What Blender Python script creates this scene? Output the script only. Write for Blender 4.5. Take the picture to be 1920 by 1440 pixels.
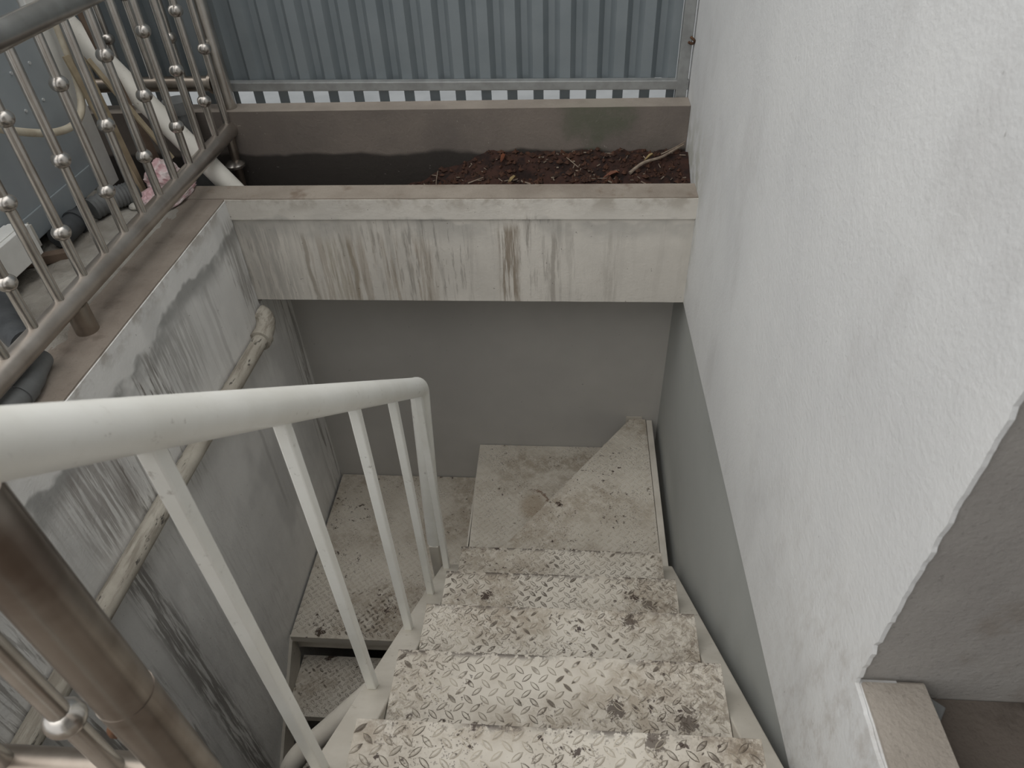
import bpy, math, random
from mathutils import Vector, Matrix, noise as mnoise
random.seed(7)
for o in list(bpy.data.objects):
    bpy.data.objects.remove(o, do_unlink=True)
SC = bpy.context.scene
COL = SC.collection

# ------------------------------------------------------------------ camera
cam_d = bpy.data.cameras.new('camera')
cam = bpy.data.objects.new('camera', cam_d)
COL.objects.link(cam)
PITCH, YAW, ROLL = math.radians(41.0186), math.radians(-5.7200), math.radians(2.8578)
_f = Vector((math.sin(YAW)*math.cos(PITCH), math.cos(YAW)*math.cos(PITCH), -math.sin(PITCH)))
_r = Vector((math.cos(YAW), -math.sin(YAW), 0))
_d = _f.cross(_r)
right = _r*math.cos(ROLL) + _d*math.sin(ROLL)
down = -_r*math.sin(ROLL) + _d*math.cos(ROLL)
up, back = -down, -_f
cam.matrix_world = Matrix(((right.x, up.x, back.x, 0.0), (right.y, up.y, back.y, 0.0),
                           (right.z, up.z, back.z, 1.0), (0, 0, 0, 1)))
cam_d.sensor_width = 36.0
cam_d.lens = 1337.43/1920*36.0
cam_d.clip_start = 0.02
cam_d.dof.use_dof = True
cam_d.dof.focus_distance = 1.75
cam_d.dof.aperture_fstop = 9.0
SC.camera = cam

# ------------------------------------------------------------------ light
world = bpy.data.worlds.new('overcast_sky')
SC.world = world
world.use_nodes = True
bg = world.node_tree.nodes['Background']
bg.inputs[0].default_value = (0.98, 0.99, 1.0, 1)
bg.inputs[1].default_value = 0.85
sun_d = bpy.data.lights.new('hazy_sun', 'SUN')
sun_d.energy = 1.45
sun_d.angle = math.radians(95)
sun_d.color = (1.0, 0.96, 0.90)
sun = bpy.data.objects.new('hazy_sun', sun_d)
COL.objects.link(sun)
sun.rotation_euler = Vector((0.32, 0.0, -1.0)).to_track_quat('-Z', 'Y').to_euler()
SC.view_settings.view_transform = 'Standard'
SC.view_settings.look = 'None'
SC.view_settings.gamma = 1.0
SC.view_settings.use_curve_mapping = False
SC.view_settings.exposure = 0.33

# ------------------------------------------------------------------ mesh helpers
class MB:
    def __init__(self):
        self.v, self.f, self.m = [], [], []
    def face(self, idx, mi=0):
        self.f.append(idx); self.m.append(mi)
    def box(self, a, b, mi=0):
        n = len(self.v)
        (x0, y0, z0), (x1, y1, z1) = a, b
        self.v += [(x0,y0,z0),(x1,y0,z0),(x1,y1,z0),(x0,y1,z0),(x0,y0,z1),(x1,y0,z1),(x1,y1,z1),(x0,y1,z1)]
        for q in ((0,3,2,1),(4,5,6,7),(0,1,5,4),(1,2,6,5),(2,3,7,6),(3,0,4,7)):
            self.face([n+i for i in q], mi)
        return self
    def hexa(self, pts, mi=0):           # 8 points, bottom ring then top ring
        n = len(self.v); self.v += [tuple(p) for p in pts]
        for q in ((0,3,2,1),(4,5,6,7),(0,1,5,4),(1,2,6,5),(2,3,7,6),(3,0,4,7)):
            self.face([n+i for i in q], mi)
        return self
    def prism(self, poly, lo, hi, axis='z', mi=0):   # poly in the two other axes, ccw
        n = len(self.v); k = len(poly)
        def P(a, b, c):
            return {'z': (a, b, c), 'x': (c, a, b), 'y': (a, c, b)}[axis]
        self.v += [P(a, b, lo) for a, b in poly] + [P(a, b, hi) for a, b in poly]
        self.face(list(range(n+k-1, n-1, -1)), mi)
        self.face(list(range(n+k, n+2*k)), mi)
        for i in range(k):
            j = (i+1) % k
            self.face([n+i, n+j, n+k+j, n+k+i], mi)
        return self
    def tube(self, pts, r, seg=16, caps=True, mi=0):
        pts = [Vector(p) for p in pts]
        rr = r if isinstance(r, (list, tuple)) else [r]*len(pts)
        n0 = len(self.v); ref = None
        for i, p in enumerate(pts):
            t = (pts[min(i+1, len(pts)-1)] - pts[max(i-1, 0)]).normalized()
            if ref is None:
                ref = Vector((0, 0, 1)) if abs(t.z) < .9 else Vector((1, 0, 0))
            u = (ref - t*ref.dot(t)).normalized(); ref = u
            w = t.cross(u)
            for s in range(seg):
                a = 2*math.pi*s/seg
                self.v.append(tuple(p + (u*math.cos(a) + w*math.sin(a))*rr[i]))
        for i in range(len(pts)-1):
            for s in range(seg):
                a, b = n0+i*seg+s, n0+i*seg+(s+1) % seg
                self.face([a, b, b+seg, a+seg], mi)
        if caps:
            self.face(list(range(n0+seg-1, n0-1, -1)), mi)
            e = n0+(len(pts)-1)*seg
            self.face(list(range(e, e+seg)), mi)
        return self
    def ball(self, c, r, seg=18, rings=10, sz=1.0, mi=0):
        n = len(self.v)
        for i in range(1, rings):
            ph = math.pi*i/rings
            for s in range(seg):
                a = 2*math.pi*s/seg
                self.v.append((c[0]+r*math.sin(ph)*math.cos(a), c[1]+r*math.sin(ph)*math.sin(a), c[2]+r*sz*math.cos(ph)))
        t = len(self.v); self.v += [(c[0], c[1], c[2]+r*sz), (c[0], c[1], c[2]-r*sz)]
        for i in range(rings-2):
            for s in range(seg):
                a, b = n+i*seg+s, n+i*seg+(s+1) % seg
                self.face([a, a+seg, b+seg, b], mi)
        for s in range(seg):
            self.face([t, n+s, n+(s+1) % seg], mi)
            e = n+(rings-2)*seg
            self.face([t+1, e+(s+1) % seg, e+s], mi)
        return self
    def mesh(self, name, mats, smooth=False):
        me = bpy.data.meshes.new(name)
        me.from_pydata(self.v, [], self.f)
        for m in (mats if isinstance(mats, (list, tuple)) else [mats]):
            me.materials.append(m)
        if any(self.m):
            me.polygons.foreach_set('material_index', self.m)
        me.update()
        if smooth:
            me.polygons.foreach_set('use_smooth', [True]*len(me.polygons))
            me.set_sharp_from_angle(angle=math.radians(40))
        return me

def link(name, me, parent=None, off=(0, 0, 0)):
    """meshes are written in world coordinates; the object's origin is brought to the mesh's own base"""
    o = bpy.data.objects.new(name, me)
    COL.objects.link(o)
    base = Vector((0, 0, 0))
    q = parent
    while q is not None:
        base += q.location; q = q.parent
    o.parent = parent
    o.location = Vector(off) - base
    return o

def obj(name, mb, mats, parent=None, smooth=False, bevel=0.0, off=(0, 0, 0)):
    o = link(name, mb.mesh(name, mats, smooth), parent, off)
    if bevel:
        b = o.modifiers.new('bevel', 'BEVEL'); b.width = bevel; b.segments = 2
        b.limit_method = 'ANGLE'; b.angle_limit = math.radians(35)
    return o

def thing(name, loc, label, cat, group=None):
    o = bpy.data.objects.new(name, None)
    COL.objects.link(o); o.location = loc; o.empty_display_size = .05
    return tag(o, label, cat, group)

def tag(o, label, cat, group=None):
    o['label'] = label; o['category'] = cat
    if group: o['group'] = group
    return o

def struct(name, mb, mats, label, cat, **k):
    o = obj(name, mb, mats, **k)
    o['kind'] = 'structure'; o['label'] = label; o['category'] = cat
    return o

def bez(pts, n=10):
    """Catmull-Rom through the points"""
    P = [Vector(p) for p in pts]; out = []
    for i in range(len(P)-1):
        a, b, c, d = P[max(i-1, 0)], P[i], P[i+1], P[min(i+2, len(P)-1)]
        for k in range(n):
            t = k/n
            out.append(.5*((2*b)+(c-a)*t+(2*a-5*b+4*c-d)*t*t+(3*b-a-3*c+d)*t**3))
    out.append(P[-1]); return out

# ------------------------------------------------------------------ material helpers
class MT:
    def __init__(self, name, rough=.8, metal=0.0, spec=.3):
        self.m = bpy.data.materials.new(name); self.m.use_nodes = True
        self.nt = self.m.node_tree; self.b = self.nt.nodes['Principled BSDF']
        self.b.inputs['Roughness'].default_value = rough
        self.b.inputs['Metallic'].default_value = metal
        self.b.inputs['Specular IOR Level'].default_value = spec
        self.tc = self.nt.nodes.new('ShaderNodeTexCoord')
    def n(self, t, **k):
        x = self.nt.nodes.new(t)
        for a, b in k.items(): setattr(x, a, b)
        return x
    def put(self, sock, v):
        if hasattr(v, 'is_output') or hasattr(v, 'links'): self.nt.links.new(v, sock)
        elif isinstance(v, (tuple, list)) and len(v) == 3 and sock.type == 'RGBA': sock.default_value = (*v, 1)
        else: sock.default_value = v
    def vec(self, scale=(1, 1, 1), loc=(0, 0, 0), rot=(0, 0, 0)):
        x = self.n('ShaderNodeMapping'); self.put(x.inputs[0], self.tc.outputs['Object'])
        x.inputs['Scale'].default_value = scale; x.inputs['Location'].default_value = loc
        x.inputs['Rotation'].default_value = rot
        return x.outputs[0]
    def noise(self, scale, detail=4, vec=None, rough=.6, dist=0.0):
        x = self.n('ShaderNodeTexNoise')
        self.put(x.inputs['Vector'], vec if vec is not None else self.tc.outputs['Object'])
        x.inputs['Scale'].default_value = scale; x.inputs['Detail'].default_value = detail
        x.inputs['Roughness'].default_value = rough; x.inputs['Distortion'].default_value = dist
        return x.outputs['Fac']
    def ramp(self, fac, a, b, lo=0.0, hi=1.0):
        x = self.n('ShaderNodeMapRange', clamp=True, interpolation_type='SMOOTHSTEP')
        self.put(x.inputs[0], fac)
        for i, v in enumerate((a, b, lo, hi)): x.inputs[i+1].default_value = v
        return x.outputs[0]
    def math(self, op, a, b=0.0):
        x = self.n('ShaderNodeMath', operation=op, use_clamp=False)
        self.put(x.inputs[0], a); self.put(x.inputs[1], b)
        return x.outputs[0]
    def mul(self, *a):
        r = a[0]
        for q in a[1:]: r = self.math('MULTIPLY', r, q)
        return r
    def mix(self, fac, a, b):
        x = self.n('ShaderNodeMix', data_type='RGBA')
        self.put(x.inputs[0], fac); self.put(x.inputs[6], a); self.put(x.inputs[7], b)
        return x.outputs[2]
    def xyz(self):
        x = self.n('ShaderNodeSeparateXYZ'); self.put(x.inputs[0], self.tc.outputs['Object'])
        return x.outputs
    def bump(self, h, strength=.3, dist=.002):
        x = self.n('ShaderNodeBump'); self.put(x.inputs['Height'], h)
        x.inputs['Strength'].default_value = strength; x.inputs['Distance'].default_value = dist
        self.put(self.b.inputs['Normal'], x.outputs[0])
    def color(self, c): self.put(self.b.inputs['Base Color'], c); return self.m
    def rough(self, r): self.put(self.b.inputs['Roughness'], r)

def white_wall():
    t = MT('white_wall_paint', .75)
    c = t.mix(t.ramp(t.noise(2.2, 5), .35, .7), (.68, .685, .68), (.61, .615, .615))
    specks = t.mul(t.ramp(t.noise(150, 2, t.vec((1, 1, .45))), .72, .78), t.ramp(t.noise(4, 3), .45, .62))
    c = t.mix(t.mul(specks, .7), c, (.2, .19, .18))
    smear = t.mul(t.ramp(t.noise(5.5, 5, t.vec((1, 1, .5), (3, 3, 3)), .65), .52, .68), .25)
    c = t.mix(smear, c, (.47, .46, .45))
    z = t.xyz()[2]; y = t.xyz()[1]
    # scuffed, dirty foot of the wall around the floor level near the doorway
    near = t.mul(t.ramp(z, .22, .0), t.ramp(y, .95, .35))
    c = t.mix(t.mul(near, t.ramp(t.noise(26, 7, t.vec((1, 1, .55)), .75), .42, .72), .55), c, (.36, .32, .28))
    c = t.mix(t.mul(t.ramp(y, 1.9, 2.08), t.ramp(z, .25, -.02), t.ramp(t.noise(16, 5), .38, .6), .55), c, (.30, .30, .22))
    t.bump(t.math('ADD', t.noise(120, 3), t.mul(t.noise(18, 4), 1.2)), .35, .003)
    return t.color(c)
def grey_wall(name='grey_lower_render', a=(.50, .485, .455), b=(.43, .415, .39)):
    t = MT(name, .8)
    c = t.mix(t.ramp(t.noise(1.6, 4), .35, .7), a, b)
    sp = t.ramp(t.noise(70, 2), .74, .78)
    c = t.mix(t.mul(sp, .6), c, (.15, .14, .13))
    t.bump(t.noise(90, 4), .2, .002)
    return t.color(c)
def stained(name, ax, drip_z, base=(.60, .595, .575), bot=-2.6, amount=1.0, tint=(.19, .17, .15), runs=()):
    """white render streaked by run-off that starts at a drip line"""
    t = MT(name, .85)
    c = t.mix(t.ramp(t.noise(3.0, 6), .3, .72), base, tuple(v*.84 for v in base))
    z = t.xyz()[2]
    sc = (9, 9, .55)
    st = t.noise(3.4, 6, t.vec(sc, (3.1, 1.7, .2)), .62, .15)
    st2 = t.noise(8.5, 4, t.vec((9, 9, .9), (7.3, 2.2, .9)), .6)
    wob = t.math('ADD', z, t.mul(t.math('SUBTRACT', t.noise(5, 3), .5), .16))
    below = t.mul(t.ramp(wob, drip_z+.01, drip_z-.02), t.ramp(z, drip_z-.55, drip_z-.12, .12, 1.0))
    patch = t.ramp(t.noise(2.3, 3, t.vec((1, 1, .15), (5, 9, 1))), .42, .58)
    c = t.mix(t.mul(below, t.ramp(st, .51, .60), t.math('ADD', t.mul(patch, .8), .2), .60*amount), c, (.21, .19, .165))
    c = t.mix(t.mul(below, t.ramp(st2, .55, .62), patch, .75*amount), c, (.14, .12, .10))
    run = t.mul(t.ramp(t.noise(1.5, 1, t.vec((1, 1, .02), (1.2, .35, 3))), .53, .60), t.ramp(t.noise(5.5, 5, t.vec((9, 9, .45), (2.3, 8.2, .4)), .65, .4), .50, .58), t.ramp(z, drip_z-.02, drip_z-.1))
    c = t.mix(t.mul(run, .7*amount), c, tint)
    stainp = t.mul(t.ramp(t.noise(2.1, 4, t.vec((1, 1, .6), (6, 3, 2))), .52, .62), .38*amount)
    c = t.mix(stainp, c, tuple(v*.62 for v in base))
    damp = t.mul(t.ramp(wob, drip_z+.01, drip_z-.005), t.ramp(wob, drip_z-.09, drip_z-.02), t.ramp(t.noise(4, 4), .40, .56))
    c = t.mix(t.mul(damp, .6*amount), c, (.24, .24, .23))
    co = t.xyz()[1 if ax == 'x' else 0]
    wv = t.math('ADD', co, t.mul(t.math('SUBTRACT', t.noise(6, 3, t.vec((1, 1, 1), (3, 1, 6))), .5), .035))
    fil = t.ramp(t.noise(16, 4, t.vec((6, 6, .35), (4, 9, 3)), .65, .25), .40, .56)
    for c0, hw, z0, z1, k, col in runs:      # single run-off stains: place, half width, top, bottom, strength, colour
        band = t.ramp(t.math('ABSOLUTE', t.math('SUBTRACT', wv, c0)), hw, hw*.35)
        c = t.mix(t.mul(band, fil if hw > .012 else 1.0, t.ramp(z, z0, z0-.05), t.ramp(z, z1, z1+.12), k), c, col)
    sp = t.ramp(t.noise(80, 2), .72, .77)
    c = t.mix(t.mul(sp, .7), c, (.12, .10, .09))
    top = t.mul(t.ramp(z, -.06, .0), t.ramp(t.noise(14, 6), .45, .62))
    c = t.mix(t.mul(top, .55), c, (.30, .26, .21))
    crack = 0.0 and t.mul(t.ramp(t.math('ABSOLUTE', t.math('SUBTRACT', t.noise(1.9, 3, t.vec((1, 1, 1.6), (2, 4, 8)), .5), .5)), .0028, .0), t.ramp(t.noise(3, 2, t.vec((1, 1, 1), (8, 4, 1))), .5, .56))
    t.bump(t.math('ADD', t.noise(110, 3), t.mul(t.noise(9, 5), 2.0)), .4, .003)
    return t.color(c)
def concrete(name, a, b, stain=(.12, .09, .07), bs=.5):
    t = MT(name, .9)
    c = t.mix(t.ramp(t.noise(4.5, 6), .32, .7), a, b)
    c = t.mix(t.mul(t.ramp(t.noise(9, 5, t.vec((1, 1, 1), (4, 2, 9))), .55, .7), .55), c, stain)
    c = t.mix(t.mul(t.ramp(t.noise(150, 2), .6, .72), .35), c, tuple(v*.5 for v in a))
    t.bump(t.math('ADD', t.noise(130, 4), t.mul(t.noise(14, 5), 2)), bs, .004)
    return t.color(c)
def grimy_pipe():
    t = MT('grimy_wall_pipe', .75)
    c = t.mix(t.ramp(t.noise(7, 5), .35, .65), (.47, .44, .38), (.36, .33, .28))
    sk = t.noise(14, 6, t.vec((3, .35, 3)), .7)
    c = t.mix(t.mul(t.ramp(sk, .46, .62), .7), c, (.21, .185, .15))
    c = t.mix(t.mul(t.ramp(t.noise(30, 5, t.vec((2, .5, 2), (4, 4, 4)), .7), .60, .66), .85), c, (.05, .045, .04))
    t.bump(t.noise(40, 5), .4, .003)
    return t.color(c)
def back_curb():
    t = MT('damp_brown_concrete', .9)
    c = t.mix(t.ramp(t.noise(3.5, 6), .3, .7), (.205, .175, .15), (.15, .13, .115))
    x, y, z = t.xyz()[0], t.xyz()[1], t.xyz()[2]
    moss = t.mul(t.ramp(x, -.12, .05), t.ramp(x, .35, .15), t.ramp(t.noise(7, 5), .45, .62))
    c = t.mix(t.mul(moss, .6), c, (.10, .115, .075))
    wob = t.math('ADD', z, t.mul(t.math('SUBTRACT', t.noise(5, 2), .5), .07))
    c = t.mix(t.mul(t.ramp(wob, .012, -.004), .9), c, (.032, .028, .025))
    sp = t.mul(t.ramp(t.noise(75, 3), .68, .73), t.ramp(t.noise(6, 3), .5, .6))
    c = t.mix(t.mul(sp, .6), c, (.42, .40, .35))
    top = t.ramp(z, .149, .152)
    c = t.mix(top, c, t.mix(t.ramp(t.noise(9, 5), .35, .65), (.34, .30, .255), (.27, .235, .20)))
    t.bump(t.noise(90, 5), .5, .003)
    return t.color(c)
BLOTS = [(-.217, 1.113, .020, 1.0), (.204, 1.122, .012, 1.0), (.237, 1.105, .022, .7), (.105, .632, .020, .85), (.241, .612, .020, .8),
         (.162, .936, .018, .8), (.153, .496, .018, .8), (-.019, 1.767, .012, 1.0), (-.951, 1.420, .020, 1.0), (-.833, 1.46, .030, .7)]
def tread_paint(name='cream_tread_paint', wear=0.0):
    t = MT(name, .55, 0, .4)
    c = t.mix(t.ramp(t.noise(5, 5), .32, .7), (.60, .56, .49), (.50, .46, .395))
    big = t.ramp(t.noise(4.2, 4, t.vec((1, 1, 1), (1.3, 2.7, 4.1))), .43, .62)
    c = t.mix(t.mul(big, t.ramp(t.noise(28, 6, None, .75), .36, .60), .62), c, (.25, .195, .135))
    x, y, z = t.xyz()[0], t.xyz()[1], t.xyz()[2]
    # both ends of the treads, where nobody steps, hold more dirt
    ends = t.mul(t.math('ADD', t.ramp(x, .14, .31), t.ramp(x, -.20, -.33)), t.ramp(z, -1.05, -.95))
    c = t.mix(t.mul(ends, t.ramp(t.noise(55, 6, None, .78), .42, .60), t.ramp(t.noise(5, 3, t.vec((1, 1, 1), (2, 2, 7))), .36, .56), .8), c, (.16, .125, .09))
    fine = t.mul(t.ramp(t.noise(190, 3, None, .7), .56, .64), t.ramp(t.noise(9, 4, t.vec((1, 1, 1), (9, 3, 3))), .44, .58))
    c = t.mix(t.mul(fine, .85), c, (.09, .07, .055))
    blot = t.mul(t.ramp(t.noise(60, 4, t.vec((1, 1, 1), (3, 8, 1))), .60, .65), t.ramp(t.noise(8, 2, t.vec((1, 1, 1), (6, 1, 5))), .50, .58))
    c = t.mix(t.mul(blot, .95), c, (.05, .032, .025))
    # chipped paint along the nosings
    fr = t.math('FRACT', t.math('DIVIDE', t.math('SUBTRACT', 1.417+2.27, y), .227))
    chip = t.mul(t.ramp(fr, .075, .0), t.ramp(z, -1.05, -.95), t.ramp(t.noise(70, 4, t.vec((1, 1, 1), (1, 1, 9)), .7), .44, .52), t.ramp(t.noise(6, 3, t.vec((1, 1, 1), (1, 7, 9))), .40, .54))
    c = t.mix(t.mul(chip, .9), c, (.06, .045, .035))
    rag = t.mul(t.math('SUBTRACT', t.noise(75, 5, None, .8), .5), .085)
    for bx, by, br, k in BLOTS:
        dx, dy = t.math('SUBTRACT', x, bx), t.math('SUBTRACT', y, by)
        d = t.math('ADD', t.math('SQRT', t.math('ADD', t.mul(dx, dx), t.mul(dy, dy))), rag)
        c = t.mix(t.mul(t.ramp(d, br, br*.7), k), c, (.055, .036, .026))
    # dried rusty puddle on the second winder
    dx, dy = t.math('SUBTRACT', x, -.128), t.mul(t.math('SUBTRACT', y, 1.90), .8)
    d = t.math('ADD', t.math('SQRT', t.math('ADD', t.mul(dx, dx), t.mul(dy, dy))), t.mul(rag, .5))
    only = t.mul(t.ramp(z, -1.25, -1.26), t.ramp(z, -1.40, -1.39))
    c = t.mix(t.mul(t.ramp(d, .075, .03), only, .55), c, (.27, .19, .11))
    c = t.mix(t.mul(t.ramp(t.math('ABSOLUTE', t.math('SUBTRACT', d, .066)), .007, .001), t.ramp(dx, -.03, .03), t.ramp(dy, -.03, .02), only, .9), c, (.12, .05, .022))
    if wear:
        wn = t.mul(t.ramp(t.noise(24, 3, t.vec((1, 1, 1), (5, 5, 2))), .50, .62), t.ramp(t.noise(5, 3, t.vec((1, 1, 1), (7, 1, 2))), .42, .58),
                   t.ramp(t.math('ADD', t.mul(t.ramp(z, -1.05, -.95), 1.0), t.mul(t.ramp(y, 1.75, 1.5), t.ramp(x, -.40, -.45))), 0, 1))
        c = t.mix(t.mul(wn, wear), c, (.085, .065, .05))
    t.rough(t.ramp(t.noise(20, 3), .3, .7, .42, .68))
    t.bump(t.noise(160, 3), .15, .001)
    return t.color(c)
def grime_mat():
    t = MT('lozenge_edge_grime', .85)
    x, y, z = t.xyz()[0], t.xyz()[1], t.xyz()[2]
    trod = t.ramp(t.math('ADD', t.ramp(z, -1.05, -.95), t.mul(t.ramp(y, 1.75, 1.5), t.ramp(x, -.40, -.45))), 0, 1, .12, 1)
    k = t.math('ADD', t.mul(t.ramp(t.noise(8, 4, t.vec((1, 1, 1), (2, 6, 4))), .40, .60), .8), .14)
    return t.color(t.mix(t.mul(k, trod), (.53, .475, .385), (.06, .045, .035)))
def paint(name, a, b, rough=.5, dirt=.35):
    t = MT(name, rough, 0, .4)
    c = t.mix(t.ramp(t.noise(6, 5), .35, .7), a, b)
    c = t.mix(t.mul(t.ramp(t.noise(60, 4, None, .7), .60, .72), t.ramp(t.noise(8, 3), .45, .6), dirt), c, (.17, .13, .09))
    t.bump(t.noise(140, 2), .1, .001)
    return t.color(c)
def steel(name, a=(.60, .575, .54), b=(.43, .40, .365), rough=.27, metal=.92):
    t = MT(name, rough, metal, .5)
    c = t.mix(t.ramp(t.noise(9, 4, None, .55), .35, .7), a, b)
    c = t.mix(t.mul(t.ramp(t.noise(30, 3), .62, .8), .18), c, (.26, .20, .15))
    return t.color(c)
def plain(name, a, b=None, rough=.7, scale=12, metal=0, spec=.3, bs=.1):
    t = MT(name, rough, metal, spec)
    c = t.mix(t.ramp(t.noise(scale, 4), .35, .68), a, b or tuple(v*.75 for v in a))
    if bs: t.bump(t.noise(scale*6, 3), bs, .002)
    return t.color(c)

M = dict(
    white=white_wall(), grey=grey_wall(), grey2=grey_wall('shaded_grey_render', (.40, .41, .395), (.33, .34, .325)),  # second grey carries the shade of the lower right wall in its colour
    left=stained('stained_left_render', 'x', -.10, (.84, .835, .815), amount=1.2, runs=[(.97, .07, -.43, -1.9, .75, (.17, .155, .14)), (.70, .015, -.43, -1.2, .5, (.2, .18, .16)), (1.02, .16, -.11, -.46, .55, (.20, .17, .15)), (1.45, .20, -.11, -.40, .45, (.26, .25, .23)), (1.72, .012, -.12, -1.2, .3, (.3, .29, .27)), (1.95, .05, -.03, -.42, .5, (.25, .235, .21))]),
    beam=stained('stained_beam_render', 'y', -.075, (.70, .665, .605), amount=.55, tint=(.24, .17, .10), runs=[(-.19, .045, -.07, -.46, .75, (.20, .15, .10)), (-.86, .010, -.10, -.46, .6, (.27, .23, .18)), (-.71, .009, -.12, -.46, .6, (.25, .21, .15)), (-.76, .05, -.12, -.46, .45, (.36, .32, .24)), (-.52, .018, -.08, -.46, .6, (.26, .24, .21)), (-.045, .010, -.10, -.46, .55, (.24, .21, .18)), (-.98, .10, -.07, -.46, .45, (.30, .29, .27)), (.14, .03, -.09, -.46, .3, (.33, .30, .26))]),
    ledge=concrete('brown_ledge_concrete', (.30, .26, .22), (.215, .18, .15)),
    cap=concrete('beam_cap_concrete', (.33, .29, .245), (.24, .205, .17), (.13, .08, .05)),
    terrace=concrete('rough_terrace_screed', (.42, .40, .36), (.24, .22, .19), (.10, .09, .08), .9),
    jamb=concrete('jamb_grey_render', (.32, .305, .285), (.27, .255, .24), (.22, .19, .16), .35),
    roomfloor=concrete('room_screed', (.125, .105, .09), (.09, .075, .063), (.05, .04, .033)),
    curb2=concrete('door_sill_concrete', (.36, .325, .285), (.28, .25, .215), (.19, .16, .13)),
    backcurb=back_curb(),
    soil=plain('red_brown_soil', (.045, .021, .015), (.014, .009, .008), .95, 22, bs=.8),
    clod=plain('soil_clods', (.075, .035, .022), (.03, .018, .014), .95, 40, bs=.6),
    fence=plain('galvanised_blue_grey', (.235, .265, .28), (.205, .235, .25), .45, 5, .25, .4, .03),
    frame=plain('galvanised_frame', (.33, .34, .335), (.26, .265, .26), .5, 18, .4),
    steel=steel('weathered_stainless'),
    railsteel=steel('scuffed_rail_stainless', (.52, .475, .43), (.38, .335, .295), .36, .85),
    poststeel=steel('brown_weathered_post_steel', (.30, .27, .24), (.15, .12, .10), .28, .92),
    dullsteel=steel('dull_brown_stainless', (.36, .315, .27), (.22, .185, .155), .34, .9),
    tread=tread_paint(), worn=tread_paint('worn_lozenge_paint', .85), grime=grime_mat(),
    stringer=paint('cream_stringer_paint', (.60, .565, .50), (.49, .455, .395), .5, .6),
    rail=paint('glossy_white_rail_paint', (.90, .90, .855), (.82, .815, .76), .30, .5),
    pvc=paint('dirty_white_pvc', (.78, .76, .70), (.66, .635, .57), .5, .7),
    wallpipe=grimy_pipe(),
    dark=plain('dark_grey_plastic', (.075, .08, .085), (.05, .053, .057), .55, 20),
    greypipe=plain('grey_plastic_pipe', (.17, .175, .175), (.125, .13, .13), .55, 15),
    cabinet=plain('blue_grey_enamel', (.34, .375, .395), (.29, .325, .345), .35, 4, 0, .5, .02),
    offwhite=plain('off_white_board', (.82, .82, .79), (.74, .74, .71), .6, 10),
    hose=plain('yellowed_hose', (.60, .55, .44), (.50, .44, .34), .5, 30),
    batten=plain('yellow_brown_batten', (.36, .30, .205), (.26, .21, .14), .7, 18),
    brownbar=plain('brown_wooden_bar', (.16, .115, .085), (.11, .08, .06), .7, 18),
    twig=plain('dry_twig', (.27, .22, .17), (.18, .14, .11), .9, 60),
    leaf=plain('dead_brown_leaf', (.20, .07, .035), (.12, .05, .03), .7, 60),
    leaf2=plain('dead_yellow_leaf', (.33, .25, .12), (.22, .16, .08), .7, 60),
    pale=plain('pale_scrap', (.55, .53, .48), None, .7, 40),
    dot=plain('bright_screw_head', (.7, .72, .72), None, .3, 20, .3),
    outside=plain('pale_outside_paving', (.21, .22, .225), (.17, .18, .185), .9, 3),
    rust=plain('rusty_weld', (.13, .065, .035), (.07, .04, .025), .9, 90, bs=.5),
    ceilp=plain('blocker_render', (.45, .44, .42), None, .9, 5),
)
def bag_mat():
    t = MT('pink_plastic_film', .28, 0, .6)
    c = t.mix(t.ramp(t.noise(26, 4), .38, .62), (.74, .47, .49), (.88, .78, .77))
    t.b.inputs['Transmission Weight'].default_value = .15
    t.bump(t.noise(45, 4, None, .6, .8), .6, .006)
    return t.color(c)
M['bag'] = bag_mat()

# ------------------------------------------------------------------ layout (metres, camera 1 m above the ledge tops)
XR, XL = .386, -1.075          # faces of the right and the left wall of the stairwell
YB = 2.00                      # face of the beam at the back
YW = 2.250                     # lower back wall under the beam

# ------------------------------------------------------------------ setting
# right wall: a plaster skin with a ragged broken edge at the doorway, over the masonry
def zlow(y): return -.378 + (2.0-y)*.056
mb = MB()
mb.prism([(.486, .07), (2.46, .07), (2.46, 2.4), (.486, 2.4)], XR+.006, .60, 'x')
mb.prism([(-.9, zlow(-.9)), (2.249, zlow(2.249)), (2.46, zlow(2.249)), (2.46, .07), (-.9, .07)], XR+.006, .44, 'x')
poly = []
zz = .07
rnd = random.Random(3)
edge = []
while zz < 2.4:
    j = .478 + rnd.uniform(-.0018, .0018) + .0005*(mnoise.noise(Vector((zz*9, 0, 3)))) + (.005 if rnd.random() < .05 else 0)
    edge.append((j, zz)); zz += rnd.uniform(.006, .016)
poly = [(2.46, zlow(2.249)), (2.46, 2.4)] + [(a, b) for a, b in reversed(edge)]
yy = .478
low = []
while yy > -.9:
    low.append((yy, .07 + rnd.uniform(-.004, .0)))
    yy -= rnd.uniform(.008, .02)
poly += low[1:] + [(-.9, .07), (-.9, zlow(-.9)), (2.249, zlow(2.249))]
mb.prism(poly, XR, XR+.0055, 'x')
w = struct('wall_right', mb, M['white'], 'tall bright white plastered wall along the right of the stairwell', 'wall')
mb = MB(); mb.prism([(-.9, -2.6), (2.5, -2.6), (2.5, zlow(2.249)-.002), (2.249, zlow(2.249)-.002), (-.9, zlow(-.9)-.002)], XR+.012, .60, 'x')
struct('wall_right_lower', mb, M['grey2'], 'lower wall beside the right stair stringer, its shade put into a darker grey', 'wall')
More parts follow.
